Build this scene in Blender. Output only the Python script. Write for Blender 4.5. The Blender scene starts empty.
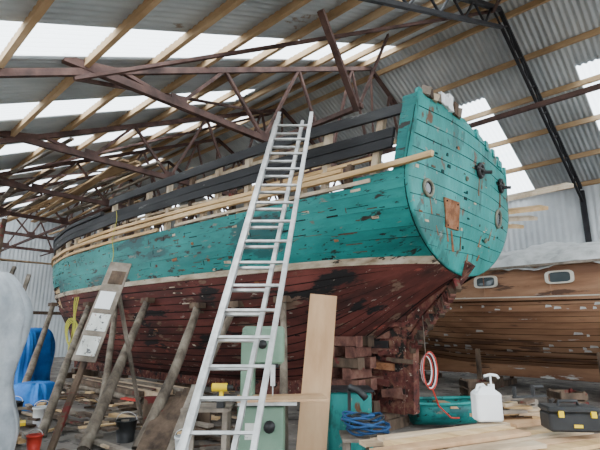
import bpy, math, random
import numpy as np
from mathutils import Vector, noise
random.seed(7)
SC=bpy.context.scene

# ---------------------------------------------------------------- frames
def W(s,o,z): # shed/boat frame -> world
    return Vector((2.47-.73*s+.683*o, 6.84+.683*s+.73*o, z))
ROTZ=-math.atan2(.683,-.73)

# ---------------------------------------------------------------- materials
def mat(name,cols,scale=3.,rough=.8,metal=0.,bump=.25,stretch=(1,1,1),rot=(0,0,0),patches=(),lo=.32,hi=.68,bscale=None,spec=.3,detail=8):
    m=bpy.data.materials.new(name); m.use_nodes=True
    nt=m.node_tree; N=nt.nodes; L=nt.links
    b=N['Principled BSDF']; b.inputs['Roughness'].default_value=rough; b.inputs['Metallic'].default_value=metal
    b.inputs['Specular IOR Level'].default_value=spec
    tc=N.new('ShaderNodeTexCoord')
    m1=N.new('ShaderNodeMapping'); m1.inputs['Rotation'].default_value=rot
    m2=N.new('ShaderNodeMapping'); m2.inputs['Scale'].default_value=stretch
    L.new(tc.outputs['Object'],m1.inputs[0]); L.new(m1.outputs[0],m2.inputs[0])
    def nz(sc,off=0,st=True,det=detail):
        n=N.new('ShaderNodeTexNoise'); n.inputs['Scale'].default_value=sc; n.inputs['Detail'].default_value=det
        n.inputs['Roughness'].default_value=.62
        mm=N.new('ShaderNodeMapping'); mm.inputs['Location'].default_value=(off,off*1.7,off*.6)
        L.new((m2 if st else m1).outputs[0],mm.inputs[0]); L.new(mm.outputs[0],n.inputs['Vector'])
        return n
    n=nz(scale); cr=N.new('ShaderNodeValToRGB'); e=cr.color_ramp.elements
    k=len(cols)
    for i,c in enumerate(cols):
        p=lo+(hi-lo)*i/max(1,k-1)
        if i<2: el=e[i]; el.position=p
        else: el=e.new(p)
        el.color=(*c,1)
    if k==1: e[1].color=(*cols[0],1)
    L.new(n.outputs['Fac'],cr.inputs[0]); cur=cr.outputs[0]
    for i,(pc,ps,th,st) in enumerate(patches):
        pn=nz(ps,7.3*(i+1),st); r=N.new('ShaderNodeValToRGB')
        r.color_ramp.elements[0].position=th; r.color_ramp.elements[1].position=th+.035
        L.new(pn.outputs['Fac'],r.inputs[0])
        mx=N.new('ShaderNodeMixRGB'); mx.inputs[2].default_value=(*pc,1)
        L.new(r.outputs[0],mx.inputs[0]); L.new(cur,mx.inputs[1]); cur=mx.outputs[0]
    L.new(cur,b.inputs['Base Color'])
    if bump:
        bn=nz(bscale or scale*4,3.1); bp=N.new('ShaderNodeBump'); bp.inputs['Strength'].default_value=bump
        bp.inputs['Distance'].default_value=.02
        L.new(bn.outputs['Fac'],bp.inputs['Height']); L.new(bp.outputs[0],b.inputs['Normal'])
    return m
R=(0,0,ROTZ)
TEAL=mat('teal_paint',[(.003,.11,.105),(.008,.18,.165),(.018,.26,.24)],1.8,.48,stretch=(.3,1,1),rot=R,
   patches=[((.010,.085,.085),1.3,.56,True),((.15,.16,.13),10,.625,True),((.022,.02,.016),6,.605,True),((.015,.014,.012),18,.62,True),((.14,.08,.045),6,.645,True)],bump=.5)
TEALT=mat('teal_transom_paint',[(.008,.14,.125),(.014,.225,.205),(.035,.33,.31)],1.5,.42,stretch=(1,1,.45),rot=R,
   patches=[((.015,.12,.11),2.2,.56,True),((.18,.22,.19),8,.63,False),((.11,.05,.022),4,.615,True),((.022,.02,.018),11,.635,True)],bump=.45)
SEAM=mat('dark_seam',[(.002,.018,.017),(.005,.04,.036)],4,.9,bump=0)
SEAMR=mat('dark_red_seam',[(.004,.003,.003),(.012,.006,.005)],4,.95,bump=0)
SEAMB=mat('dark_caulk',[(.03,.014,.008),(.06,.028,.014)],4,.95,bump=0)
RED=mat('red_antifoul',[(.03,.015,.013),(.10,.028,.022),(.18,.05,.04)],1.8,.85,stretch=(.3,1,1),rot=R,
   patches=[((.016,.014,.014),2.0,.56,True),((.30,.26,.22),11,.64,True),((.16,.10,.07),4,.60,True),((.24,.06,.045),3,.62,True)],bump=.7)
CREAM=mat('bare_sheer_wood',[(.22,.16,.10),(.5,.42,.31),(.66,.6,.5)],5,.8,stretch=(.3,1,1),rot=R,patches=[((.05,.04,.03),6,.60,True)])
BLACKW=mat('black_painted_wood',[(.008,.008,.009),(.02,.02,.022),(.05,.05,.05)],3,.6,stretch=(.2,1,1),rot=R,patches=[((.16,.16,.15),9,.65,True)],bump=.4)
LIGHTW=mat('new_larch',[(.42,.26,.11),(.60,.40,.20),(.72,.53,.31)],6,.75,stretch=(.12,1,1),rot=R)
LIGHTV=mat('pale_frame_wood',[(.25,.18,.12),(.5,.4,.28),(.62,.52,.4)],5,.8,stretch=(1,1,.25))
OLDW=mat('old_oak',[(.03,.02,.015),(.09,.06,.04),(.16,.11,.075)],4,.9,stretch=(1,1,.4),bump=.6,patches=[((.12,.02,.018),3,.6,False)])
DARKIN=mat('dark_deck',[(.02,.017,.014),(.06,.05,.04)],4,.9)
BLOCK=mat('crib_block_wood',[(.05,.022,.018),(.14,.06,.045),(.22,.12,.085)],5,.9,bump=.5)
ROTW=mat('rotten_deadwood',[(.02,.014,.012),(.12,.035,.028),(.2,.11,.07)],6,.95,bump=1.,patches=[((.02,.017,.015),5,.55,True),((.34,.28,.22),13,.63,True)])
RUST=mat('rust',[(.09,.04,.02),(.24,.10,.045),(.32,.16,.09)],8,.9,bump=.5)
STEEL=mat('rusty_truss_steel',[(.045,.028,.024),(.09,.05,.042),(.14,.08,.065)],3,.8,bump=.2)
DSTEEL=mat('dark_truss_steel',[(.012,.012,.014),(.03,.03,.034)],3,.7,bump=.1)
PURL=mat('purlin_timber',[(.24,.15,.08),(.42,.28,.15),(.58,.42,.26)],2,.85,stretch=(.3,1,1),rot=R)
SHEET=mat('corrugated_sheet',[(.32,.345,.355),(.44,.47,.48),(.57,.60,.60)],.8,.6,metal=.0,stretch=(1,.35,1),rot=R,bump=0,patches=[((.26,.2,.15),1.5,.66,True)])
WALLM=mat('wall_sheet',[(.5,.53,.55),(.65,.68,.7)],.8,.6,bump=0)
ALU=mat('aluminium',[(.36,.36,.35),(.52,.52,.51),(.66,.66,.65)],6,.4,metal=.5,bump=.1,spec=.5)
VARN=mat('varnished_mahogany',[(.15,.07,.038),(.28,.145,.08),(.40,.24,.145)],2.2,.42,stretch=(.15,1,1),rot=R,
   patches=[((.46,.46,.44),6,.64,True),((.09,.045,.028),3,.57,True)])
TARPG=mat('grey_tarp',[(.3,.31,.3),(.5,.51,.5),(.6,.6,.6)],2,.7,bump=.4,bscale=5)
TARPW=mat('white_plastic_sheet',[(.36,.40,.44),(.56,.60,.63),(.72,.75,.77)],2,.35,bump=.8,bscale=4)
BLUE=mat('blue_tarp',[(.01,.10,.38),(.02,.2,.6)],3,.5,bump=.5)
GRN=mat('machine_green',[(.13,.22,.15),(.19,.29,.21)],3,.5,bump=.1,patches=[((.35,.35,.3),8,.66,False)])
BARK=mat('log_bark',[(.05,.038,.03),(.15,.12,.09),(.26,.22,.17)],5,.95,stretch=(1,1,.3),bump=.8)
PLY=mat('plywood',[(.38,.22,.11),(.5,.31,.17),(.58,.39,.23)],3,.7,stretch=(1,1,.15),bump=.1)
PLANK=mat('sawn_plank',[(.3,.21,.13),(.5,.37,.24),(.62,.5,.36)],4,.8,stretch=(.3,1,1),rot=(0,0,-.38))
GREYW=mat('weathered_scrap_wood',[(.09,.075,.06),(.2,.165,.13),(.33,.28,.23)],3,.9)
BLK=mat('black_plastic',[(.012,.012,.013),(.03,.03,.03)],4,.45,bump=0)
YEL=mat('yellow_plastic',[(.75,.5,.01),(.8,.56,.02)],4,.5,bump=0)
YROPE=mat('yellow_rope',[(.45,.45,.06),(.6,.55,.12)],20,.8)
WHT=mat('white_plastic',[(.72,.74,.74),(.82,.83,.83)],3,.45,bump=0)
BROPE=mat('navy_hose',[(.01,.04,.12),(.02,.09,.22)],8,.5)
PAPER=mat('paper',[(.5,.5,.45),(.7,.7,.66)],4,.8,bump=0,patches=[((.12,.12,.12),14,.58,False),((.3,.12,.08),9,.64,False)])
RDP=mat('red_plastic',[(.45,.03,.02),(.55,.05,.03)],4,.5,bump=0)
BRASS=mat('porthole_bronze',[(.12,.12,.09),(.26,.25,.18)],6,.5,metal=.4)
GROUND=mat('shed_dirt',[(.08,.07,.062),(.17,.15,.13),(.27,.24,.21)],1.2,.95,bump=.6,patches=[((.36,.32,.27),9,.64,False),((.05,.045,.04),3,.58,False)])
CREAM2=mat('cream_window_frame',[(.5,.46,.38),(.62,.58,.5)],5,.6)
def glassm(name,col,rough):
    m=bpy.data.materials.new(name); m.use_nodes=True; b=m.node_tree.nodes['Principled BSDF']
    b.inputs['Base Color'].default_value=(*col,1); b.inputs['Roughness'].default_value=rough; return m
GLASS=glassm('dark_glass',(.06,.075,.08),.08)
SKYL=bpy.data.materials.new('polycarbonate_rooflight'); SKYL.use_nodes=True
nt=SKYL.node_tree; nt.nodes.clear()
o_=nt.nodes.new('ShaderNodeOutputMaterial'); mx=nt.nodes.new('ShaderNodeMixShader'); mx.inputs[0].default_value=.3
t_=nt.nodes.new('ShaderNodeBsdfTranslucent'); t_.inputs[0].default_value=(.9,.93,.95,1)
tp=nt.nodes.new('ShaderNodeBsdfTransparent'); tp.inputs[0].default_value=(.85,.9,.93,1)
nt.links.new(t_.outputs[0],mx.inputs[1]); nt.links.new(tp.outputs[0],mx.inputs[2]); nt.links.new(mx.outputs[0],o_.inputs[0])

# ---------------------------------------------------------------- mesh builder
class M:
    def __init__(s): s.v=[];s.f=[];s.m=[];s.mats=[];s.sm=[]
    def mi(s,m):
        if m not in s.mats: s.mats.append(m)
        return s.mats.index(m)
    def add(s,vs,fs,m,smooth=False):
        b=len(s.v); s.v+= [Vector(x) for x in vs]; k=s.mi(m)
        for f in fs: s.f.append([b+i for i in f]); s.m.append(k); s.sm.append(smooth)
    def hexa(s,c,m):
        s.add(c,[(0,1,2,3),(4,5,6,7),(0,1,5,4),(1,2,6,5),(2,3,7,6),(3,0,4,7)],m)
    def beam(s,p,q,w,h,m,up=(0,0,1)):
        p=Vector(p);q=Vector(q);d=(q-p).normalized();up=Vector(up)
        if abs(d.dot(up))>.98: up=Vector((.683,.73,0))
        x=d.cross(up).normalized();y=x.cross(d).normalized()
        c=[]
        for b in (p,q):
            c+=[b-x*w/2-y*h/2,b+x*w/2-y*h/2,b+x*w/2+y*h/2,b-x*w/2+y*h/2]
        s.hexa(c,m)
    def box(s,c,sz,m,rz=0):
        c=Vector(c);a=Vector((math.cos(rz),math.sin(rz),0))
        s.beam(c-a*sz[0]/2,c+a*sz[0]/2,sz[1],sz[2],m)
    def rbox(s,c,sz,r,m,rz=0,n=4):
        c=Vector(c)
        ca,sa=math.cos(rz),math.sin(rz)
        def ring(z,ins):
            o=[]
            hx,hy=sz[0]/2-ins,sz[1]/2-ins;rr=max(r-ins,.001)
            for qx,qy,a0 in((1,1,0),(-1,1,90),(-1,-1,180),(1,-1,270)):
                for i in range(n+1):
                    a=math.radians(a0+90*i/n)
                    x=qx*(hx-rr)+rr*math.cos(a);y=qy*(hy-rr)+rr*math.sin(a)
                    o.append(c+Vector((x*ca-y*sa,x*sa+y*ca,z)))
            return o
        h=sz[2]/2;k=r*.5
        s.loft([ring(-h,k),ring(-h+k,0),ring(h-k,0),ring(h,k)],m,True)
    def loft(s,rs,m,caps=True,smooth=False,closed=True):
        n=len(rs[0]);vs=[p for r in rs for p in r];fs=[]
        for i in range(len(rs)-1):
            for j in range(n if closed else n-1):
                k=(j+1)%n; fs.append((i*n+j,i*n+k,(i+1)*n+k,(i+1)*n+j))
        if caps: fs.append(tuple(range(n)));fs.append(tuple((len(rs)-1)*n+j for j in range(n)))
        s.add(vs,fs,m,smooth)
    def cyl(s,p,q,r,m,r2=None,n=12,smooth=True):
        s.tube([p,q],r,m,n,r2)
    def tube(s,pts,r,m,n=8,r2=None,wob=0):
        pts=[Vector(p) for p in pts];rs=[];L=len(pts);px=None
        for i,p in enumerate(pts):
            d=(pts[min(i+1,L-1)]-pts[max(i-1,0)]).normalized()
            x=d.cross(Vector((0,0,1)) if abs(d.z)<.95 else Vector((0,1,0))) if px is None else px-d*px.dot(d)
            if x.length<1e-4: x=d.orthogonal()
            x.normalize();px=x;y=d.cross(x)
            rr=r if r2 is None else r+(r2-r)*i/(L-1)
            rr*=1+wob*random.uniform(-1,1)
            rs.append([p+x*math.cos(a)*rr+y*math.sin(a)*rr for a in [2*math.pi*j/n for j in range(n)]])
        s.loft(rs,m,True,True)
    def done(s,name,parent=None,bevel=0,solid=0):
        me=bpy.data.meshes.new(name)
        xs=np.array([tuple(v) for v in s.v]);c=(xs.min(0)+xs.max(0))/2
        if parent: c=np.zeros(3)
        me.from_pydata([tuple(x) for x in (xs-c)],[],s.f)
        for m in s.mats: me.materials.append(m)
        me.polygons.foreach_set('material_index',s.m); me.polygons.foreach_set('use_smooth',s.sm)
        me.update(); ob=bpy.data.objects.new(name,me); ob.location=c
        SC.collection.objects.link(ob)
        if parent: ob.parent=parent
        if solid:
            k=ob.modifiers.new('solid','SOLIDIFY');k.thickness=solid;k.offset=0
        if bevel:
            k=ob.modifiers.new('bev','BEVEL');k.width=bevel;k.segments=2;k.limit_method='ANGLE'
        return ob
def empty(name,loc=(0,0,0)):
    e=bpy.data.objects.new(name,None);e.location=(0,0,0);SC.collection.objects.link(e);return e
def log(m,p,q,r,mt,r2=None):
    p=Vector(p);q=Vector(q);k=7;pts=[];bow=Vector((random.uniform(-1,1),random.uniform(-1,1),0))*r*.8
    for i in range(k+1):
        t=i/k;v=p.lerp(q,t)+bow*math.sin(math.pi*t)
        if 0<i<k: v=v+Vector((random.uniform(-1,1),random.uniform(-1,1),0))*r*.08
        pts.append(v)
    m.tube(pts,r,mt,10,r2,.05)

# ---------------------------------------------------------------- floor, roof, walls
RID_O,RID_Z,TAN=3.68,9.5,.466
S0,S1=-9.5,26.0
OL,OR=-9.6,10.35
def rz(o): return RID_Z-TAN*abs(o-RID_O)
m=M();n=40
vs=[];fs=[]
for i in range(n+1):
    for j in range(n+1):
        x=-45+90*i/n;y=-30+90*j/n
        vs.append((x,y,0))
for i in range(n):
    for j in range(n): fs.append((i*(n+1)+j,(i+1)*(n+1)+j,(i+1)*(n+1)+j+1,i*(n+1)+j+1))
m.add(vs,fs,GROUND);m.done('floor')

def corr_sheet(name,oa,ob,za,zb,strips,rows,sheet=SHEET):
    m=M();pitch=.14;k=6
    ns=int((S1-S0)/pitch*k)
    ss=[S0+(S1-S0)*i/ns for i in range(ns+1)]
    for r in range(rows):
        f0,f1=r/rows,(r+1)/rows+.012
        vs=[]
        for s in ss:
            a=.022*math.sin(2*math.pi*s/pitch)+r*-.004
            for f in(f0,f1):
                vs.append(W(s,oa+(ob-oa)*f,za+(zb-za)*f+a))
        A=[];B=[]
        for i in range(ns):
            sm=(ss[i]+ss[i+1])/2
            sky=any(x0<=sm<=x1 and r in rr for x0,x1,rr in strips)
            (B if sky else A).append((2*i,2*i+1,2*i+3,2*i+2))
        b=len(m.v);m.v+=vs
        for lst,mt in((A,sheet),(B,SKYL)):
            kk=m.mi(mt)
            for f in lst: m.f.append([b+x for x in f]);m.m.append(kk);m.sm.append(True)
    return m.done(name)
LS=[]
for i in range(-4,8):
    c=3.3+3.1*i
    LS.append((c-.50,c+.50,(1,2,3,4) if i%2 else (0,1,2,3,4)))
RS=[]
for i in range(-2,7):
    c=2.0+3.4*i; RS.append((c-.5,c+.5,(1,) if i in(-1,) else (1,2)))
corr_sheet('roof_left',RID_O,OL,RID_Z,rz(OL),LS,5)
corr_sheet('roof_right',RID_O,OR+.35,RID_Z,rz(OR+.35),RS,3)
m=M();a=.5
for sg in(-1,1):
    m.hexa([W(S0,RID_O,RID_Z+.06),W(S1,RID_O,RID_Z+.06),W(S1,RID_O+sg*.3,RID_Z-.05),W(S0,RID_O+sg*.3,RID_Z-.05),
            W(S0,RID_O,RID_Z+.08),W(S1,RID_O,RID_Z+.08),W(S1,RID_O+sg*.3,RID_Z-.03),W(S0,RID_O+sg*.3,RID_Z-.03)],SHEET)
m.done('roof_ridge_cap')
def wall(name,P0,P1,zf,step=.05,mt=WALLM):
    m=M();d=P1-P0;L=d.length;d=d/L;nrm=Vector((-d.y,d.x,0));n=int(L/step);vs=[]
    for i in range(n+1):
        u=L*i/n;p=P0+d*u+nrm*.02*math.sin(2*math.pi*u/.2)
        vs+=[(p.x,p.y,0),(p.x,p.y,zf(u))]
    m.add(vs,[(2*i,2*i+2,2*i+3,2*i+1) for i in range(n)],mt,True);return m.done(name)
wall('wall_right',W(S0,OR,0),W(S1,OR,0),lambda u:rz(OR)-.1)
wall('wall_back',W(S1,OL,0),W(S1,OR,0),lambda u:rz(OL+u)-.03)

m=M()
o=RID_O-.35
while o>OL:
    zz=rz(o)-.10;m.beam(W(S0,o,zz),W(S1-.1,o,zz),.075,.15,PURL);o-=1.1
o=RID_O+.35
while o<OR:
    zz=rz(o)-.10;m.beam(W(S0,o,zz),W(S1-.1,o,zz),.075,.15,PURL);o+=1.25
m.done('roof_purlins')
# trusses
TR=[.1+3.8*k for k in range(-2,7)]
for ki,s in enumerate(TR):
    k=ki-2;m=M();mt=DSTEEL if k==0 else STEEL
    off=.24
    def T(o,dz=0): return W(s,o,rz(o)-off-dz)
    m.beam(T(OL+.25),T(RID_O),.09,.11,mt);m.beam(T(RID_O),T(OR-.1),.09,.11,mt)
    if k==0:
        for (oa,ob) in((-4.5,RID_O),(RID_O,OR-.15)):
            n=7
            m.beam(T(oa,.5),T(ob,.5),.07,.08,mt)
            for i in range(n):
                u0=oa+(ob-oa)*i/n;u1=oa+(ob-oa)*(i+.5)/n;u2=oa+(ob-oa)*(i+1)/n
                m.beam(T(u0,.5),T(u1),.04,.04,mt);m.beam(T(u1),T(u2,.5),.04,.04,mt)
    else:
        zc=5.6
        m.beam(W(s,-4.7,zc),W(s,OR-.1,zc),.11,.13,mt)
        bo=[-4.7,-2.7,-.6,1.6,3.68,5.8,8.0,OR-.2];to=[-3.8,-1.7,.5,2.7,4.7,6.9,9.1]
        for i in range(7):
            m.beam(W(s,bo[i],zc),T(to[i]),.065,.065,mt);m.beam(T(to[i]),W(s,bo[i+1],zc),.065,.065,mt)
        m.beam(W(s,RID_O,zc),T(RID_O),.05,.05,mt)
        for o2 in bo[1:7]:
            m.box(W(s,o2,zc+.05),(.03,.32,.26),mt,rz=math.atan2(.683,-.73))
    m.cyl(W(s,OR-.1,0),W(s,OR-.1,rz(OR)-.3),.09,mt)
    if s<-6 or s>10: m.cyl(W(s,OL+.3,0),W(s,OL+.3,rz(OL)-.2),.08,mt)
    m.done('roof_truss')
m=M()
for (o,zz,w,sa) in((5.0,7.1,.11,S0+1),(-.25,5.68,.09,1.55),(1.9,5.72,.06,3.9),(8.2,5.75,.06,3.9)):
    m.beam(W(sa,o,zz),W(S1-.2,o,zz),w,w,STEEL)
m.beam(W(1.35,-1.67,rz(-1.67)-.2),W(1.67,-.25,5.62),.11,.09,STEEL)
m.beam(W(1.9,1.4,rz(1.4)-.2),W(1.67,-.25,5.62),.05,.05,STEEL)
for i in range(1,8):
    s=TR[i]
    if i%2: m.beam(W(s,-4.5,rz(-4.5)-.35),W(TR[i+1],RID_O-.5,rz(RID_O-.5)-.35),.06,.06,STEEL)
    else: m.beam(W(s,RID_O-.5,rz(RID_O-.5)-.35),W(TR[i+1],-4.5,rz(-4.5)-.35),.06,.06,STEEL)
m.done('longitudinal_tie_beams')
m=M()
for i in range(30):
    s=random.uniform(7,14);o=random.uniform(-3.6,1.5);L=random.uniform(4,8)
    d=random.uniform(-.5,.5);zz=5.72+random.uniform(0,.3)
    m.beam(W(s,o,zz),W(s+L,o+d,zz+random.uniform(-.03,.05)),random.uniform(.08,.2),.05,random.choice([PURL,GREYW,PURL,OLDW]))
m.done('stored_timber_on_trusses')

# ---------------------------------------------------------------- main boat
boat=empty('wooden_fishing_boat')
def sm(xs,ys):
    X=np.linspace(xs[0],xs[-1],400);Y=np.interp(X,xs,ys);k=np.ones(25)/25
    Yp=np.concatenate([2*Y[0]-Y[12:0:-1],Y,2*Y[-1]-Y[-2:-14:-1]])
    Y2=np.convolve(Yp,k,'valid');return lambda x:float(np.interp(x,X,Y2))
Bf=sm([0,2,4,7,10,12,13.5,14.7,15.5],[1.84,2.02,2.17,2.3,2.2,1.85,1.3,.65,.05])
ZB=sm([0,.5,1.1,2,3,5,12,13.5,14.7,15.5],[2.38,2.08,1.6,1.0,.62,.5,.5,.65,1.4,2.6])
Qf=sm([0,1,2.5,5,8,12,14,15.5],[.55,.78,1.0,.75,.55,.8,1.1,1.2])
def hb(s,z):
    sc=max(s,0);zb=ZB(sc);u=min(max((z-zb)/(3.6-zb),0),1)
    b=Bf(sc)*(1-(1-u)**2)**Qf(sc)
    if z>3.6 and sc<2: b-=.20*(z-3.6)*(1-sc/2)
    if z>3.6 and sc>9: b+= .10*(z-3.6)*(sc-9)/6
    return max(b,.05)
def sh(s,z):
    r=-.12*(z-2.42)*max(0,1-max(s,0)/2)
    if s>11: r+=.45*(z-3)*((s-11)/4.5)**2
    return s+r
def H(s,z,off,sg): return W(sh(s,z),sg*(hb(s,z)+off),z)
NS=130;ST=[15.5*(i/NS) for i in range(NS+1)]
rows=[]
nR=14
for i in range(nR):
    f0,f1=i/nR,(i+1)/nR
    rows+=[('f',f0,-.012,SEAMR),('f',f0+.0065,0,RED),('f',f1-.0065,0,SEAMR)]
rows+=[('z',2.495,.0,CREAM),('z',2.50,.02,CREAM),('z',2.575,.02,CREAM)]
nT=8;ZT0,ZT1=2.58,3.47
for i in range(nT):
    z0=ZT0+(ZT1-ZT0)*i/nT;z1=ZT0+(ZT1-ZT0)*(i+1)/nT
    rows+=[('z',z0,-.014,SEAM),('z',z0+.007,0,TEAL),('z',z1-.007,0,SEAM)]
rows.append(('z',ZT1,-.02,TEAL))
m=M()
for sg in(-1,1):
    V=[]
    for ri,(kd,val,off,mt) in enumerate(rows):
        for s in ST:
            zb=ZB(s);z=zb+(max(2.5,zb)-zb)*val if kd=='f' else max(val,zb)
            pl=ri//3
            jit=.012*noise.noise(Vector((s*.7,pl*3.3,sg)))
            zj=.012*noise.noise(Vector((s*.5,((ri+1)//3)*2.1,sg*5))) if kd=='z' and val<3.46 else 0
            V.append(H(s,z+zj,off+jit,sg))
    b=len(m.v);m.v+=V;n=NS+1
    for r in range(len(rows)-1):
        kd,val=rows[r][0],rows[r][1]
        for j in range(NS):
            s=ST[j];mm=rows[r][3]
            if sg<0 and ((kd=='z' and val<2.80 and 11.0<s<13.4) or (kd=='f' and val>.82 and 11.3<s<13.2)) and mm is not CREAM: continue
            if sg<0 and kd=='z' and 2.95<val<3.08 and 12.2<s<13: continue
            m.f.append([b+r*n+j,b+r*n+j+1,b+(r+1)*n+j+1,b+(r+1)*n+j]);m.m.append(m.mi(mm));m.sm.append(False)
m.done('hull_planking',boat,solid=.03)
m=M()
for i in range(280):
    s=random.uniform(.3,14.3);k=random.randrange(nT);zc=ZT0+(ZT1-ZT0)*(k+.5)/nT
    typ=random.random();h=(ZT1-ZT0)/nT
    if typ<.25: ds,dz=.006,h*.46
    elif typ<.85: ds,dz=random.uniform(.02,.16),random.uniform(.005,.017)
    else: ds,dz=random.uniform(.03,.09),random.uniform(.02,.035)
    if typ>=.25: zc+=random.choice((-1,1))*h*.38*random.random()**.4
    mt=random.choice([SEAM,OLDW,SEAMR,OLDW]) if typ<.86 else random.choice([LIGHTV,OLDW,RUST])
    o0=.016
    P=[]
    for oo in(o0-.014,o0): P+= [H(s-ds,zc-dz*random.uniform(.3,1),oo,-1),H(s+ds,zc-dz*random.uniform(.2,1),oo,-1),H(s+ds,zc+dz*random.uniform(.2,1),oo,-1),H(s-ds,zc+dz*random.uniform(.4,1),oo,-1)]
    m.hexa(P,mt)
for i in range(90):
    s=random.uniform(.8,13);f=random.uniform(.35,.98);zc=ZB(s)+(2.5-ZB(s))*f;ds=random.uniform(.02,.15);dz=random.uniform(.006,.03)
    P=[]
    for oo in(.002,.016): P+= [H(s-ds,zc-dz,oo,-1),H(s+ds,zc-dz*random.uniform(.2,1),oo,-1),H(s+ds,zc+dz*random.uniform(.2,1),oo,-1),H(s-ds,zc+dz*random.uniform(.3,1),oo,-1)]
    m.hexa(P,random.choice([SEAMR,OLDW,OLDW,CREAM,RUST]))
m.done('plank_butts_and_gouges',boat)
# transom
m=M();NX=30
def ttop(x): return 4.60-.21*x-.06*x*x+.015*math.sin(x*17)
def Tr(x,z,d=0):
    h=hb(0,min(z,4.8))
    s=-.13*(1-x*x)*min(1,max(0,(z-2.38)/.8))-.12*(z-2.42)
    return W(s-d,x*h,z)
NZ=30;V=[]
for r in range(NZ+1):
    for j in range(NX+1):
        x=-1+2*j/NX;z=2.38+(ttop(x)-2.38)*r/NZ;V.append(Tr(x,z,.010*noise.noise(Vector((x*2,z*2,3)))))
m.add(V,[(r*(NX+1)+j,r*(NX+1)+j+1,(r+1)*(NX+1)+j+1,(r+1)*(NX+1)+j) for r in range(NZ) for j in range(NX)],TEALT,True)
m.done('transom_planking',boat,solid=.06)
m=M()
for sg in(-1,1):
    pts=[]
    for i in range(40):
        z=2.40+(4.5-2.40)*(i/39)**1.3;pts.append(Tr(sg*.995,z,.012))
    m.tube(pts,.014,SEAM,6)
for k in range(1,11):
    z=2.5+k*.2
    xs_=[-.97+1.94*i/16 for i in range(17)]
    xs_=[x for x in xs_ if z<ttop(x)-.03]
    R4=[]
    for x in xs_:
        zz=z+.01*math.sin(x*5+k);w_=.003 if k%2 else .0035
        R4.append([Tr(x,zz-w_,.02),Tr(x,zz+w_,.02),Tr(x,zz+w_,.036),Tr(x,zz-w_,.036)])
    if len(R4)>3: m.loft(R4,SEAM)
m.done('transom_seams',boat)
m=M()
def ring(x,z,r,tube,mt,d=.03,n=20):
    c=Tr(x,z,d);u=(Tr(x+.05,z)-Tr(x-.05,z)).normalized();v=(Tr(x,z+.05)-Tr(x,z-.05)).normalized()
    pts=[c+u*r*math.cos(a)+v*r*math.sin(a) for a in[2*math.pi*i/n for i in range(n+1)]]
    m.tube(pts,tube,mt,6);return c,u,v
for x,z,r in((-.75,3.42,.105),(.58,3.42,.15)):
    c,u,v=ring(x,z,r,.026,BRASS,.042)
    m.add([c+u*r*math.cos(a)+v*r*math.sin(a) for a in[2*math.pi*i/20 for i in range(20)]],[tuple(range(20))],GLASS)
    ring(x,z,r*.72,.01,BLK,.045)
for x,z in((.08,4.02),(.66,4.02)):
    c,u,v=ring(x,z,.10,.035,BLK,.05)
    m.add([c+u*.09*math.cos(a)*1.3+v*.08*math.sin(a) for a in[2*math.pi*i/20 for i in range(20)]],[tuple(range(20))],BLK)
    m.cyl(c-u*.2,c+u*.18+v*.03,.032,BLK);m.cyl(c+u*.1,c+u*.1-v*.03+(c-Tr(x,z,-.2)).normalized()*.14,.03,BLK)
c,u,v=ring(-.18,3.78,.03,.012,BRASS,.045)
c,u,v=ring(.35,2.98,.035,.014,BRASS,.045)
m.done('transom_portholes_and_fairleads',boat)
m=M()
def dec(x0,x1,z0,z1,mt,d=.03,tp=0):
    q=((x0,z0),(x1,z0),(x1-tp,z1),(x0+tp,z1));m.hexa([Tr(a,b,.02) for a,b in q]+[Tr(a,b,.026+d) for a,b in q],mt)
dec(-.54,-.31,2.98,3.37,RUST,.03)
for a in(-.51,-.34):
    for b in(3.01,3.33): p=Tr(a,b,.05);m.cyl(p,Tr(a,b,.065),.012,SEAMR)
for x,z,h,w in((-.25,2.72,.10,.02),(.2,2.85,.09,.025),(-.7,2.85,.06,.02),(.42,3.0,.10,.03),(-.46,2.68,.14,.06),(-.53,2.8,.09,.03),(.06,3.62,.17,.02),(.12,3.75,.1,.02),(.64,3.65,.15,.02),(-.05,2.6,.05,.06),(.3,2.64,.05,.05),(.56,3.05,.1,.03),(-.74,3.1,.1,.02)):
    dec(x,x+w,z,z+h*2,RUST,.012,w*.35)
for i in range(44):
    x=random.uniform(-.93,.85);z=random.uniform(2.7,4.2);dec(x,x+random.uniform(.012,.06),z,z+random.uniform(.01,.05),random.choice([OLDW,SEAM,SEAM,LIGHTV,RUST]),.012,.004)
m.done('rusted_iron_plate_and_stains',boat)
m=M()
for i in range(10):
    x=-.90+i*.055+random.uniform(-.01,.01);z=ttop(x);h=random.uniform(.04,.17)
    p=Tr(x,z,.0);m.beam(p-Vector((0,0,.05)),p+Vector((random.uniform(-.04,.04),0,h)),.12,.13,WHT if 3<i<8 else random.choice([LIGHTV,GREYW,OLDW]))
for x in(.0,.25,.45,.62,.72,.9):
    p=Tr(x,ttop(x),-.02);m.beam(p-Vector((0,0,.1)),p+Vector((0,0,random.uniform(.03,.10))),.12,.1,TEALT)
m.done('broken_transom_capping',boat)
m=M()
def rib(s,sg,z0,z1,mt,w=.10,t=.09,off=-.05):
    n=10;P=[]
    for i in range(n+1):
        z=z0+(z1-z0)*i/n
        a=W(sh(s,z)-w/2,sg*(hb(s,z)+off),z);b=W(sh(s,z)+w/2,sg*(hb(s,z)+off),z)
        c=W(sh(s,z)+w/2,sg*max(.02,hb(s,z)+off-t),z);d=W(sh(s,z)-w/2,sg*max(.02,hb(s,z)+off-t),z);P.append([a,b,c,d])
    m.loft(P,mt)
i=0;s=.45
while s<14.9:
    for sg in(-1,1):
        zlo=max(ZB(s)+.5,1.7)
        rib(s,sg,zlo,3.84+random.uniform(-.04,.06) if i%2 else 4.52 if s<8 else 4.2,LIGHTV if (i%3!=1) else OLDW)
    s+=.38;i+=1
m.done('frames',boat)
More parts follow.
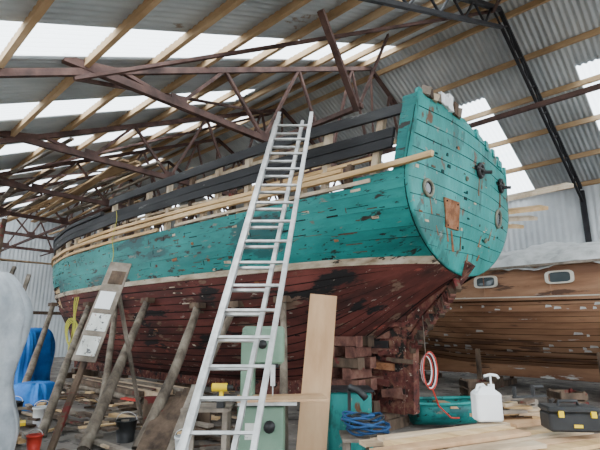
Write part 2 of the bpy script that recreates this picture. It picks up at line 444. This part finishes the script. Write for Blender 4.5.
def hplank(m,s0,s1,z0,z1,off,th,mt,sg=-1,sag=0):
    n=max(3,int((s1-s0)/.35));P=[]
    for i in range(n+1):
        s=s0+(s1-s0)*i/n;dz=sag*noise.noise(Vector((s*.3,z0*3,1)))
        q=[]
        for (z,o) in((z0,off),(z1,off),(z1,off+th),(z0,off+th)):
            q.append(W(sh(s,z),sg*(hb(s,z)+o),z+dz))
        P.append(q)
    m.loft(P,mt)
m=M()
for sg in(-1,1):
    hplank(m,.22,15.2,3.95,4.09,-.05,.055,BLACKW,sg,.01);hplank(m,.22,15.2,4.10,4.24,-.05,.055,BLACKW,sg,.01)
    hplank(m,.15,7.4,4.42,4.58,-.05,.055,BLACKW,sg,.04)
    hplank(m,7.8,15.1,4.27,4.36,-.06,.09,BLACKW,sg,.02)
m.done('bulwark_planks',boat)
m=M()
hplank(m,-.40,15.0,3.63,3.705,.0,.07,LIGHTW,-1,.015)
hplank(m,.9,9.2,3.76,3.82,-.04,.05,LIGHTW,-1,.03)
hplank(m,.45,4.6,3.50,3.55,-.03,.05,LIGHTV,-1,.02)
hplank(m,5.2,14.6,3.50,3.56,-.03,.05,LIGHTW,-1,.02)
hplank(m,.1,15.0,3.63,3.70,-.0,.07,LIGHTW,1)
hplank(m,1.2,4.2,4.30,4.36,-.16,.05,LIGHTV,-1,.05)
hplank(m,.5,2.6,3.87,3.92,-.10,.05,LIGHTW,-1,.06)
hplank(m,3.2,6.8,3.86,3.90,-.12,.05,LIGHTV,-1,.08)
hplank(m,10.9,13.5,2.64,2.74,-.07,.04,LIGHTW,-1);hplank(m,10.9,13.5,2.3,2.4,-.07,.04,LIGHTW,-1);hplank(m,11.4,13.4,2.98,3.05,-.06,.04,LIGHTW,-1)
m.done('new_stringers',boat)
m=M()
for sg in(-1,1):
    hplank(m,-.02,.16,3.45,4.68 if sg<0 else 4.3,-.05,.06,TEAL,sg)
    hplank(m,-.02,.7,3.45,3.60,-.05,.05,TEAL,sg)
m.done('quarter_posts',boat)
m=M();V=[];n=40
for i in range(n+1):
    s=.1+14.6*i/n
    for x in(-1,-.5,0,.5,1): V.append(W(s,x*(hb(s,3.3)-.1),3.33+.08*(1-x*x)))
m.add(V,[(i*5+j,i*5+j+1,i*5+j+6,i*5+j+5) for i in range(n) for j in range(4)],DARKIN)
m.done('deck',boat,solid=.05)
m=M()
prof=[(0.02,2.42),(.28,2.14),(.62,1.84),(.95,1.45),(1.05,.30),(4.0,.30),(4.0,.7),(2.6,1.0),(1.6,1.6),(.9,2.1),(.3,2.44)]
m.loft([[W(s,-.13,z) for s,z in prof],[W(s,.13,z) for s,z in prof]],ROTW)
m.beam(W(3.9,0,.44),W(14.0,0,.44),.26,.28,ROTW)
m.beam(W(13.9,0,.42),W(15.6,0,2.8),.2,.28,ROTW)
m.beam(W(15.55,0,2.7),W(16.2,0,4.5),.18,.26,BLACKW)
m.beam(W(-.12,0,2.58),W(.98,0,1.3),.16,.16,ROTW);m.beam(W(.95,0,1.4),W(1.0,0,.32),.2,.18,ROTW)
for i in range(50):
    s=random.uniform(.95,2.4);z=random.uniform(.45,1.9)
    sg=random.choice((-1,-1,1));m.beam(W(s-.12,sg*.13,z),W(s+.2,sg*(.18+.05*random.random()),z+random.uniform(-.05,.05)),random.uniform(.04,.12),random.uniform(.04,.13),random.choice([ROTW,OLDW,RED,BLOCK,RUST]))
for i in range(26):
    t=random.random();s=.05+t*.9;z=2.35-t*1.1;m.beam(W(s,-.12,z),W(s-.08,-.2,z-random.uniform(.05,.2)),.08,.08,random.choice([ROTW,RED,OLDW,BLOCK]))
m.done('keel_and_sternpost',boat)

for s in(1.5,4.6,8,11.5,13.6):
    m=M()
    m.beam(W(s,-.55,.09),W(s,.55,.09),.28,.17,OLDW);m.beam(W(s-.02,-.3,.235),W(s+.02,.3,.235),.26,.11,OLDW)
    m.done('keel_block',bevel=.01)
m=M()
for i in range(9):
    z=.085+.165*i;j=random.uniform(-.05,.05)
    if i%2: 
        for d in(-.2,.2): m.beam(W(1.8+d+j,-.80,z),W(1.8+d,-.26,z),.15,.15,random.choice([BLOCK,RED,BLOCK]))
    else:
        for d in(-.70,-.38): m.beam(W(1.42+j,d,z),W(2.15+j,d,z),.15,.15,random.choice([OLDW,BLOCK,BLOCK]))
m.done('timber_crib_stack',bevel=.012)
props=[((-2.2,6.63,0),W(4.3,-1.80,2.0),.085),((-2.92,6.6,0),W(5.8,-2.0,2.15),.085),((-3.9,7.3,0),W(8.3,-2.15,2.15),.075),
       ((-1.75,7.2,0),W(3.4,-1.62,2.0),.07),((-5.6,9.4,0),W(11,-2.05,2.25),.075),((-3.3,7.9,0),W(7,-2.1,2.15),.065),((-.2,6.0,0),W(2.4,-1.45,2.05),.06)]
for p,q,r in props:
    m=M();log(m,p,q,r*1.05,BARK,r*.8)
    q=Vector(q);m.box(q+Vector((.0,.0,.02)),(.30,.16,.10),OLDW,rz=math.atan2(.683,-.73));m.done('hull_prop_log')

# ---------------------------------------------------------------- ladder
m=M()
def ladder(b,t,wb,wt,rungs,f0=0,f1=1,d=(1,0.0,0),stw=.035,std=.085,rr=.03):
    b=Vector(b);t=Vector(t);d=Vector(d).normalized();ax=(t-b).normalized();nr=d.cross(ax)
    A=[b-d*wb/2,t-d*wt/2];B=[b+d*wb/2,t+d*wt/2]
    for P in(A,B):
        p=P[0].lerp(P[1],f0);q=P[0].lerp(P[1],f1)
        m.beam(p,q,stw*.35,std,ALU,up=nr)
        sgn=1 if P is A else -1
        for e in(-1,1): m.beam(p+nr*e*std*.46+d*sgn*.012,q+nr*e*std*.46+d*sgn*.012,stw,.008,ALU,up=nr)
        m.beam(p,p+ax*.06,.05,std+.02,BLK,up=nr)
    for f in rungs:
        if f0+.01<f<f1-.005: m.beam(A[0].lerp(A[1],f),B[0].lerp(B[1],f),rr,rr,ALU,up=ax)
    return ax
R1=[(i+.6)/17.5 for i in range(17)]
ladder((-.90,4.0,0.01),(-.16,6.24,4.62),.50,.42,R1,0,1,stw=.045)
nrm=Vector((0,-.085,.04));axx=Vector((.14,.44,.89))*-.035
ladder(Vector((-.78,4.0,0.01))+nrm+axx,Vector((-.06,6.24,4.70))+nrm+axx,.64,.50,R1,.08,1.0,rr=.026,stw=.05)
m.done('extension_ladder')

# ---------------------------------------------------------------- brown boat
bb=empty('varnished_motor_cruiser')
B2=sm([-5.5,-4,-1,2,4.5,6,7],[1.25,1.55,1.75,1.7,1.2,.65,.05])
Z2=sm([-5.5,-3,0,3,5.5,7],[1.0,.75,.62,.65,.9,1.6])
def zs2(s): return 2.28+.05*((s-0)/4)**2+(.015*(s+1) if s>-1 else 0)
OC=6.9
def h2(s,u): return max(.04,B2(s)*(1-(1-u)**2.3)**.75)
m=M();SS=[-5.5+12.5*i/60 for i in range(61)];rows2=[]
nB=12
for i in range(nB):
    f0,f1=i/nB,(i+1)/nB;rows2+=[(f0,-.014,SEAMB),(f0+.007,0,VARN),(f1-.007,0,SEAMB)]
rows2.append((1,0,VARN))
for sg in(-1,1):
    V=[]
    for u,off,_ in rows2:
        for s in SS: V.append(W(s,OC+sg*(h2(s,u)+off),Z2(s)+(zs2(s)-Z2(s))*u))
    n=61;b=len(m.v);m.v+=V
    for r in range(len(rows2)-1):
        for j in range(60): m.f.append([b+r*n+j,b+r*n+j+1,b+(r+1)*n+j+1,b+(r+1)*n+j]);m.m.append(m.mi(rows2[r][2]));m.sm.append(False)
V=[]
for u in [i/12 for i in range(13)]:
    for x in(-1,0,1): V.append(W(-5.5-.0,OC+x*h2(-5.5,u),Z2(-5.5)+(zs2(-5.5)-Z2(-5.5))*u))
m.add(V,[(i*3+j,i*3+j+1,i*3+j+4,i*3+j+3) for i in range(12) for j in(0,1)],VARN)
V=[]
for s in SS:
    for x in(-1,0,1): V.append(W(s,OC+x*h2(s,1),zs2(s)-.02+.05*(1-x*x)))
m.add(V,[(i*3+j,i*3+j+1,i*3+j+4,i*3+j+3) for i in range(60) for j in(0,1)],GREYW)
m.done('hull',bb,solid=.03)
m=M()
for sg in(-1,1):
    for (uz,w,h,mt) in((0,.07,.06,VARN),(-.05,.03,.03,SEAMB),(-.28,.045,.04,VARN),(.05,.06,.025,CREAM2)):
        P=[]
        for s in SS:
            z=zs2(s)+uz;u=min(1,(z-Z2(s))/(zs2(s)-Z2(s)));o=h2(s,u)
            P.append([W(s,OC+sg*o,z-h/2),W(s,OC+sg*(o+w),z-h/2),W(s,OC+sg*(o+w),z+h/2),W(s,OC+sg*o,z+h/2)])
        m.loft(P,mt)
for i in range(46): # filler and primer spots on the planking
    s=random.uniform(-2,4);u=random.choice([.15,.3,.3,.5,.9])+random.uniform(-.06,.06);z=Z2(s)+(zs2(s)-Z2(s))*u;a=random.uniform(.02,.11);q=[]
    for d in(.0,.024):
        for (x,y) in((-a,-.02),(a,-.03),(a*.7,.03),(-a*.8,.02)):
            zz=z+y;uu=max(0,(zz-Z2(s+x))/(zs2(s+x)-Z2(s+x)));q.append(W(s+x,OC-h2(s+x,uu)-d,zz))
    m.hexa(q,TARPG)
m.beam(W(-5,OC,.55),W(5.6,OC,.6),.2,.5,VARN)
m.done('rubbing_strakes_and_keel',bb)
m=M()
def cw(s): return min(1.42,max(.2,B2(s)-.28))
P=[]
cs=[-4.6+8.0*i/20 for i in range(21)]
for s in cs:
    c=cw(s);zz=zs2(s);top=3.13
    P.append([W(s,OC-c,zz-.03),W(s,OC-c+.06,top),W(s,OC-c*.5,top+.1),W(s,OC,top+.14),W(s,OC+c*.5,top+.1),W(s,OC+c-.06,top),W(s,OC+c,zz-.03)])
m.loft(P,VARN)
P=[]
for s in [-4.7+8.2*i/20 for i in range(21)]:
    c=cw(s)+.05;P.append([W(s,OC-c,3.11),W(s,OC-c,3.17),W(s,OC-c*.5,3.27),W(s,OC,3.31),W(s,OC+c*.5,3.27),W(s,OC+c,3.17),W(s,OC+c,3.11)])
m.loft(P,GREYW)
for i in range(1,20):
    s=cs[i];c=cw(s);
    if i%4==0: m.beam(W(s,OC-c-.008,2.32),W(s,OC-c+.045,3.1),.03,.02,VARN)
m.done('cabin',bb)
m=M()
def win(s,z,w,h):
    def pt(a,k,d):
        x=math.cos(a);y=math.sin(a);e=.45
        ds=math.copysign(abs(x)**e,x)*w/2*k;dz=math.copysign(abs(y)**e,y)*h/2*k
        zz=z+dz;return W(s+ds,OC-cw(s+ds)+.06*(zz-2.28)/.85-d,zz)
    A=[2*math.pi*i/32 for i in range(32)]
    m.add([pt(a,.8,.02) for a in A],[tuple(range(32))],GLASS)
    m.loft([[pt(a,1.05,0) for a in A],[pt(a,1.05,.035) for a in A],[pt(a,.8,.035) for a in A],[pt(a,.8,.0) for a in A]],CREAM2,False)
for s in(1.75,-.02,-1.8,-3.4): win(s,2.82,.60,.30)
m.done('cabin_windows',bb)
m=M();V=[];ni,nj=60,36
for i in range(ni+1):
    s=-5.2+7.0*i/ni
    for j in range(nj+1):
        x=-1+2*j/nj
        z=3.22+.62*(1-abs(x)**1.3)+.14*noise.noise(Vector((s*1.1,x*2.2,0)))+.07*noise.noise(Vector((s*4,x*5,2)))+.03*abs(noise.noise(Vector((s*9,x*3,2))))
        if abs(x)>.93: z-=.12
        V.append(W(s+.06*noise.noise(Vector((s,x*3,5))),OC+x*(1.46),z))
m.add(V,[(i*(nj+1)+j,i*(nj+1)+j+1,(i+1)*(nj+1)+j+1,(i+1)*(nj+1)+j) for i in range(ni) for j in range(nj)],TARPG,True)
m.done('tarpaulin_cover',bb,solid=.02)
for s in(-3.5,-.6,2.2,4.6):
    m=M()
    m.beam(W(s,OC-1.3,.08),W(s,OC+1.3,.08),.2,.15,OLDW);m.beam(W(s,OC,.15),W(s,OC,.3),.25,.25,OLDW)
    for sg in(-1,1):
        m.beam(W(s,OC+sg*1.2,.1),W(s,OC+sg*(B2(s)*.72),1.08),.10,.10,OLDW)
    m.done('boat_cradle')

# ---------------------------------------------------------------- bandsaw etc
m=M()
bx,by=-.42,5.25
m.rbox((bx,by+.1,.40),(.50,.5,.78),.03,GRN)
m.rbox((bx-.17,by+.12,1.1),(.14,.3,.9),.02,GRN)
m.rbox((bx,by+.12,1.42),(.48,.24,.42),.06,GRN)
m.rbox((bx,by+.12,1.2),(.36,.2,.05),.01,BLK)
m.box((bx+.12,by-.02,1.10),(.05,.06,.22),ALU)
m.box((bx+.12,by-.02,.95),(.012,.004,.3),ALU)
m.rbox((bx+.08,by,.84),(.62,.55,.04),.01,ALU)
m.box((bx+.22,by-.1,.875),(.95,.42,.022),PLY,rz=.12)
m.cyl((bx+.1,by-.16,.6),(bx+.1,by-.22,.6),.06,BLK);m.cyl((bx,by-.01,1.43),(bx,by-.04,1.43),.05,BLK)
m.box((bx+.05,by-.005,1.5),(.16,.01,.06),PAPER);m.box((bx-.1,by-.155,.55),(.12,.01,.16),PAPER)
m.done('bandsaw')
m=M()
m.box((-.98,5.15,.78),(.5,.42,.035),GREYW)
for x in(-1.18,-.78):
    for y in(5.0,5.3): m.box((x,y,.38),(.05,.05,.76),GREYW)
m.box((-.98,5.15,.3),(.42,.3,.03),GREYW);m.done('small_workbench')
m=M();c=Vector((-.83,5.03,.797))
m.rbox(c+Vector((0,0,.04)),(.08,.12,.08),.012,BLK);m.tube([c+Vector((0,0,.07)),c+Vector((0,.0,.17))],.024,YEL,10)
m.tube([c+Vector((-.1,0,.2)),c+Vector((-.05,0,.2)),c+Vector((.06,0,.2))],.042,YEL,12);m.tube([c+Vector((.06,0,.2)),c+Vector((.12,0,.2))],.032,BLK,12,.018)
m.done('cordless_drill')
m=M();b=Vector((.10,5.45,0.01));t=Vector((.30,5.78,2.02));m.beam(b,t,.34,.02,PLY,up=Vector((1,0,0)).cross((t-b).normalized()));m.done('plywood_board')
m=M();m.rbox((.62,6.15,.42),(.55,.45,.82),.05,TEALT);m.box((.62,6.15,.845),(.6,.5,.03),BLACKW);m.cyl((.7,5.92,.55),(.7,5.89,.55),.03,BLK);m.done('teal_cabinet',bevel=.005)
m=M()
b=Vector((-3.30,6.45,0));t=Vector((-3.00,7.55,2.66));ax=(t-b).normalized();nn=Vector((1,0,0)).cross(ax);nn=nn if nn.y<0 else -nn
m.beam(b,t,.08,.06,OLDW,up=nn)
p0=b.lerp(t,.42)+nn*.045;m.beam(p0,t+nn*.045,.36,.025,GREYW,up=nn)
for k,(f,h,w,dx,mt) in enumerate(((.50,.30,.28,0,PAPER),(.63,.28,.30,.01,PAPER),(.76,.30,.25,-.02,WHT),(.90,.24,.24,.03,OLDW))):
    c=b.lerp(t,f)+Vector((dx,0,0))+nn*.065;m.beam(c-ax*h/2,c+ax*h/2,w,.006,mt,up=nn)
m.beam(t-ax*.3,Vector((-2.75,8.4,0)),.05,.05,GREYW)
m.done('notice_board')

# ---------------------------------------------------------------- right foreground bench
rzb=math.atan2(.37,.93)
m=M();ux=Vector((math.cos(rzb),math.sin(rzb),0));uy=Vector((-ux.y,ux.x,0))
cb=Vector((1.75,4.25,0))
for f in(-.75,.75):
    c=cb+ux*f;m.beam(c-uy*.5+Vector((0,0,.56)),c+uy*.55+Vector((0,0,.56)),.1,.1,GREYW)
    for g in(-.4,.4):
        for e in(-.14,.14): m.beam(c+uy*g+Vector((0,0,.55)),c+uy*g+ux*e+Vector((0,0,0)),.06,.06,GREYW)
m.done('sawhorse_trestles')
m=M()
for L in range(3):
    for i in range(7-L):
        if L==2 and i in(1,): continue
        y=-.52+i*.17+random.uniform(-.02,.02)+L*.05;l=random.uniform(.75,1.1);c=cb+uy*y+ux*random.uniform(-.18,.12)*(1+L*.6);a=random.uniform(-.09,.09)
        d=(ux+uy*a).normalized();zz=.635+L*.038
        m.beam(c-d*l+Vector((0,0,zz)),c+d*l*(1 if L<2 else .5)+Vector((0,0,zz)),random.uniform(.09,.14),.032,random.choice([PLANK,PLANK,LIGHTW,GREYW,PLY]))
m.done('plank_stack',bevel=.003)
m=M()
for i in range(22):
    c=cb+ux*random.uniform(.50,.85)+uy*random.uniform(.30,.62);a=random.uniform(-.6,.6);d=Vector((math.cos(rzb+a),math.sin(rzb+a),0))
    zz=.745+.028*(i//4);m.beam(c-d*.13+Vector((0,0,zz)),c+d*.13+Vector((0,0,zz)),.08,.026,random.choice([PLANK,GREYW,OLDW,LIGHTW]))
m.done('timber_offcuts')
m=M();c=Vector((2.36,4.22,.745))
m.rbox(c+Vector((0,0,.075)),(.42,.24,.15),.03,BLK,rz=-.12);m.rbox(c+Vector((0,0,.175)),(.43,.25,.05),.03,BLK,rz=-.12)
for dx in(-.13,.13): m.box(c+Vector((dx,-.125-.12*dx,.145)),(.04,.03,.05),YEL,rz=-.12)
m.tube([c+Vector((-.09,0,.19)),c+Vector((-.08,0,.235)),c+Vector((.08,0,.235)),c+Vector((.09,0,.19))],.014,BLK)
m.box(c+Vector((0,-.123,.05)),(.07,.01,.025),YEL,rz=-.12)
m.done('toolbox')
m=M();c=Vector((1.80,4.62,.745))
m.rbox(c+Vector((0,0,.13)),(.25,.18,.26),.035,WHT,n=5)
m.loft([[c+Vector((x*k,y*k,z)) for x,y in((-.11,-.08),(.11,-.08),(.11,.08),(-.11,.08))] for k,z in((1,.255),(.5,.30),(.4,.31))],WHT)
m.tube([c+Vector((-.09,0,.26)),c+Vector((-.07,0,.32)),c+Vector((-.02,0,.325)),c+Vector((.0,0,.3))],.016,WHT)
m.cyl(c+Vector((.06,0,.27)),c+Vector((.06,0,.33)),.03,WHT);m.cyl(c+Vector((.06,0,.33)),c+Vector((.06,0,.41)),.009,WHT)
m.tube([c+Vector((.0,0,.405)),c+Vector((.06,0,.42)),c+Vector((.12,0,.41)),c+Vector((.14,0,.385))],.013,WHT)
m.done('pump_dispenser_jug')
for i,(x,y,a) in enumerate(((2.3,4.78,.3),(2.12,5.02,-.4),(2.6,4.98,.9))):
    m=M();c=Vector((x,y,.92 if i<1 else .75));d=Vector((math.cos(a),math.sin(a),0))
    m.beam(c+Vector((0,0,.02))-d*.2,c+Vector((0,0,.02))+d*.2,.03,.02,BLK);m.beam(c-d*.18+Vector((0,0,.02)),c-d*.18+Vector((0,0,.12)),.03,.03,BLK)
    m.beam(c+d*.05+Vector((0,0,.02)),c+d*.05+Vector((0,0,.13)),.03,.04,BLK);m.cyl(c+d*.04+Vector((0,0,.11)),c+d*.17+Vector((0,0,.11)),.018,BLK)
    m.done('bar_clamp')
m=M()
m.box((2.35,4.98,.715),(.95,.62,.03),PLY,rz=rzb)
for dx in(-.4,.4):
    for dy in(-.2,.22): m.box((2.35+dx,4.98+dy,.35),(.06,.06,.7),GREYW)
m.done('work_table')
m=M();m.box((.72,5.3,.46),(.55,.45,.03),GREYW)
for x in(.5,.94):
    for y in(5.14,5.46): m.box((x,y,.22),(.05,.05,.45),GREYW)
m.done('wooden_stool')
m=M();pts=[]
for i in range(150):
    a=i*.33;r=.19+.04*math.sin(i*.37);pts.append((.72+r*math.cos(a)*1.15,5.3+r*math.sin(a),.50+.0012*i+.02*math.sin(i*.9)))
m.tube(pts,.013,BROPE,6)
pts=[(.72+.2*math.cos(a*.31+1),5.28+.17*math.sin(a*.31+1),.56+.0015*a+.02*math.cos(a)) for a in range(80)];m.tube(pts,.011,BLK,6)
m.done('coiled_air_hose')
m=M();c=Vector((.56,5.60,.0))
m.cyl(c,c+Vector((0,0,.04)),.12,BLK);m.cyl(c,c+Vector((.02,0,.95)),.02,BLK);m.tube([c+Vector((.02,0,.93)),c+Vector((.12,-.05,.9)),c+Vector((.2,-.1,.82))],.04,BLK)
m.done('work_lamp_stand')
m=M();c=W(.55,-.27,1.0)
for k in range(5):
    r=.15+.012*k;pts=[c+Vector((.6*r*math.cos(a)+.012*k,.3*r*math.cos(a)-.01*k,r*1.35*math.sin(a))) for a in[2*math.pi*i/26 for i in range(27)]];m.tube(pts,.010,(WHT,RDP,BLK,WHT,RDP)[k],6)
m.tube([c+Vector((0,0,.22)),W(.62,-.16,1.80)],.006,GREYW,5)
m.tube([c+Vector((.05,0,-.2)),c+Vector((.15,.0,-.5)),c+Vector((.35,.1,-.68)),c+Vector((.5,.2,-.7))],.012,RDP,6)
m.done('hanging_hose_coil')
m=M();P=[];c=Vector((2.55,8.05,0));A=math.radians(-8)
for i in range(17):
    u=i/16;x=(u-.5)*1.3;b=.32*math.sin(math.pi*min(1,.25+u*.72))**.8+.02
    ring_=[]
    for j in range(9):
        a=math.pi*j/8;ring_.append(Vector((x*math.cos(A)-b*math.cos(a)*math.sin(-A),x*math.sin(A)+b*math.cos(a),.40+.08*u*u-math.sin(a)**.7*.36))+c)
    P.append(ring_)
m.loft(P,TEAL,False,True,closed=False)
for P2 in([r[0] for r in P],[r[-1] for r in P]): m.tube(P2,.022,TEALT,6)
m.add(P[0],[tuple(range(9))],TEAL)
m.beam(P[7][0]-Vector((0,0,.05)),P[7][-1]-Vector((0,0,.05)),.18,.025,PLY)
m.done('small_dinghy',solid=.015)
for (x,y,h,sz,mt) in((3.9,8.6,.4,.5,GREYW),(4.7,8.4,.55,.45,OLDW),(3.6,9.7,.6,.5,OLDW),(5.5,8.0,.45,.5,GREYW)):
    m=M()
    for e in(-1,1):
        for k in range(4): m.box((x,y+e*sz/2,.06+k*h/4),(sz,.02,h/4-.03),mt);m.box((x+e*sz/2,y,.06+k*h/4),(.02,sz,h/4-.03),mt)
        for f in(-1,1): m.box((x+e*(sz/2-.03),y+f*(sz/2-.03),h/2),(.04,.04,h),mt)
    m.box((x,y,.05),(sz,sz,.02),mt);m.done('wooden_crate')

# ---------------------------------------------------------------- left clutter
def tarp(name,c,sz,mt,seed,amp=.12):
    m=M();c=Vector(c);nu,nv=96,60;V=[]
    for j in range(nv+1):
        v=j/nv
        for i in range(nu):
            a=2*math.pi*i/nu
            ph=v*math.pi/2;k=math.cos(ph)**.3 if v<1 else 0;zz=math.sin(ph)**.8
            e=.45;x=math.copysign(abs(math.cos(a))**e,math.cos(a));y=math.copysign(abs(math.sin(a))**e,math.sin(a))
            q=Vector((x*k*sz[0]/2,y*k*sz[1]/2,zz*sz[2]))
            per=Vector((math.cos(a)*4,math.sin(a)*4,seed))
            nn=noise.noise(q*1.4+Vector((seed,0,0)))*amp*.6+(.5-abs(noise.noise(per+Vector((0,0,v*.7)))))*amp*.9+(.5-abs(noise.noise(per*2.3+Vector((0,0,v*1.5)))))*amp*.4
            q+=Vector((x,y,.2 if v>.3 else 0))*nn*(1 if v<.97 else .4);V.append(c+q)
    m.add(V,[(j*nu+i,j*nu+(i+1)%nu,(j+1)*nu+(i+1)%nu,(j+1)*nu+i) for j in range(nv) for i in range(nu)],mt,True)
    return m.done(name)
tarp('plastic_sheeted_stack',(-4.50,5.75,0),(1.4,1.4,2.35),TARPW,1.5,.2)
tarp('plastic_sheeted_bundle',(-3.5,4.50,0),(.85,.85,1.4),TARPW,4.5,.15)
tarp('blue_tarp_bundle',(-7.6,12.6,0),(1.3,1.3,1.6),BLUE,2.2,.2)
tarp('blue_tarp_bundle',(-5.6,10.0,0),(.7,.7,.5),BLUE,3.2,.1)
m=M()
for i in range(230):
    x=random.uniform(-6.5,-.9);y=random.uniform(6.2,11.5)
    a=random.choice([2.35,2.35,2.6,2.0,.4,random.uniform(0,3.1)])+random.uniform(-.2,.2);L=random.uniform(.3,1.6)*(.4 if i>70 else 1);z=.03+.0016*i*random.random()
    m.box((x,y,z),(L,random.uniform(.03,.14),random.uniform(.015,.05)),random.choice([GREYW,GREYW,PLANK,OLDW,OLDW,OLDW,LIGHTW] if i<225 else [BLUE,RDP,YEL]),rz=a)
m.done('scrap_timber_scatter')
m=M()
for i in range(24):
    r=i//8;o=-1.0-.13*(i%8)-.05*r;s=random.uniform(5,6.5);L=random.uniform(3,5)
    if i%3: m.beam(W(s,o,.12+r*.12),W(s+L,o+random.uniform(-.15,.15),.12+r*.12),.12,.09,random.choice([GREYW,OLDW,PLANK]))
    else: log(m,W(s,o,.12+r*.12),W(s+L,o,.12+r*.12),.06,BARK)
for s in(6.2,8.5): m.beam(W(s,-2.2,.035),W(s,-.8,.035),.1,.06,OLDW)
m.done('timber_pile')
m=M()
for i in range(6):
    m.beam((-2.05+.09*i,6.15+.03*i,.02+.0),(-1.8+.12*i-.3,6.95+.4,.55+.05*i),.1,.03,random.choice([GREYW,OLDW,OLDW]))
m.box((-1.85,7.25,.3),(1.0,.12,.6),OLDW);m.done('leaning_planks')
for (x,y,r,h,mt) in((-2.55,7.1,.15,.3,BLK),(-4.4,8.2,.15,.3,WHT),(-1.5,6.3,.12,.25,WHT),(-3.6,6.6,.1,.2,RDP),(-5.3,8.9,.14,.28,BLK)):
    m=M();n=18
    rr=[[Vector((x+k*r*math.cos(a),y+k*r*math.sin(a),z)) for a in[2*math.pi*i/n for i in range(n)]] for k,z in((.78,.0),(1,h),(1.06,h),(1.06,h-.02),(.96,h-.02),(.96,h),(.76,.02))]
    m.loft(rr,mt,True,True);m.tube([(x+r*math.cos(a),y,h+ r*.7*math.sin(a)) for a in[math.pi*i/10 for i in range(11)]],.006,ALU,5);m.done('plastic_bucket')
m=M()
for k in range(3):
    b=W(8.55+.07*k,-2.33,2.35);pts=[b+Vector((.06*math.sin(i*.8+k)*i/14,.04*math.cos(i+k),-i*.10)) for i in range(13+k)]
    m.tube(pts,.013,YROPE,6)
for k in range(4):
    c=W(8.6,-2.40,1.55);pts=[c+Vector((.12*math.cos(a)+.02*k,.05*math.sin(a*2),.30*math.sin(a)-.03*k)) for a in[2*math.pi*i/20 for i in range(21)]];m.tube(pts,.012,YROPE,6)
m.done('hanging_yellow_rope')
m=M();pts=[W(6.9,-2.33,4.2)+Vector((.03*math.sin(i),0,-.13*i)) for i in range(18)];m.tube(pts,.008,YROPE,5);m.done('mooring_line')
m=M()
for (a,b,c,d) in((W(13.5,-3.5,0),W(13.7,-2.9,5.0),.06,OLDW),(W(15.8,-2.6,0),W(15.9,-2.4,5.5),.07,OLDW),(W(10.5,-3.4,0),W(12.6,-2.3,3.2),.05,GREYW),(W(12.5,-3.7,0),W(14.2,-2.3,3.6),.05,GREYW),(W(16.5,-3,2.2),W(16.5,2,2.2),.06,OLDW)): m.beam(a,b,c*2,c*2,d)
for i in range(10):
    m.beam(W(15.6+.2*i,-2.9,4.0+.02*i),W(15.7+.2*i,2.0,4.0+.03*i),.15,.04,GREYW if i%2 else PURL)
m.beam(W(16.5,-2.6,0),W(16.5,-2.6,4.1),.12,.12,OLDW);m.beam(W(17.5,1.9,0),W(17.5,1.9,4.1),.12,.12,OLDW)
m.done('bow_scaffold')
m=M() # planks lying across the deck and poking out past the far quarter
for p,q,w_,mt in ((W(1.2,.9,3.66),W(-.95,3.25,4.40),.20,LIGHTV),(W(1.3,1.0,3.60),W(-.45,3.2,4.02),.24,LIGHTW),(W(1.5,.9,3.58),W(-.2,3.3,3.86),.24,LIGHTV),(W(1.7,.8,3.56),W(.1,3.4,3.74),.2,LIGHTW)):
    m.beam(p,q,w_,.07,mt,up=(-.5,-.5,.9))
m.done('staging_planks')

# ---------------------------------------------------------------- light
w=bpy.data.worlds.new('World');SC.world=w;w.use_nodes=True
bg=w.node_tree.nodes['Background'];bg.inputs[0].default_value=(.86,.935,1,1);bg.inputs[1].default_value=6.0
sd=bpy.data.lights.new('sun','SUN');sd.energy=6;sd.angle=.3;sd.color=(1,.97,.93);so=bpy.data.objects.new('sun',sd);so.rotation_euler=(math.radians(40),math.radians(-12),0);SC.collection.objects.link(so)
cd=bpy.data.cameras.new('camera');cd.lens=27;cd.sensor_width=36;cd.clip_end=300
co=bpy.data.objects.new('camera',cd);co.location=(0,0,1.6);co.rotation_euler=(math.radians(103),0,0);SC.collection.objects.link(co);SC.camera=co
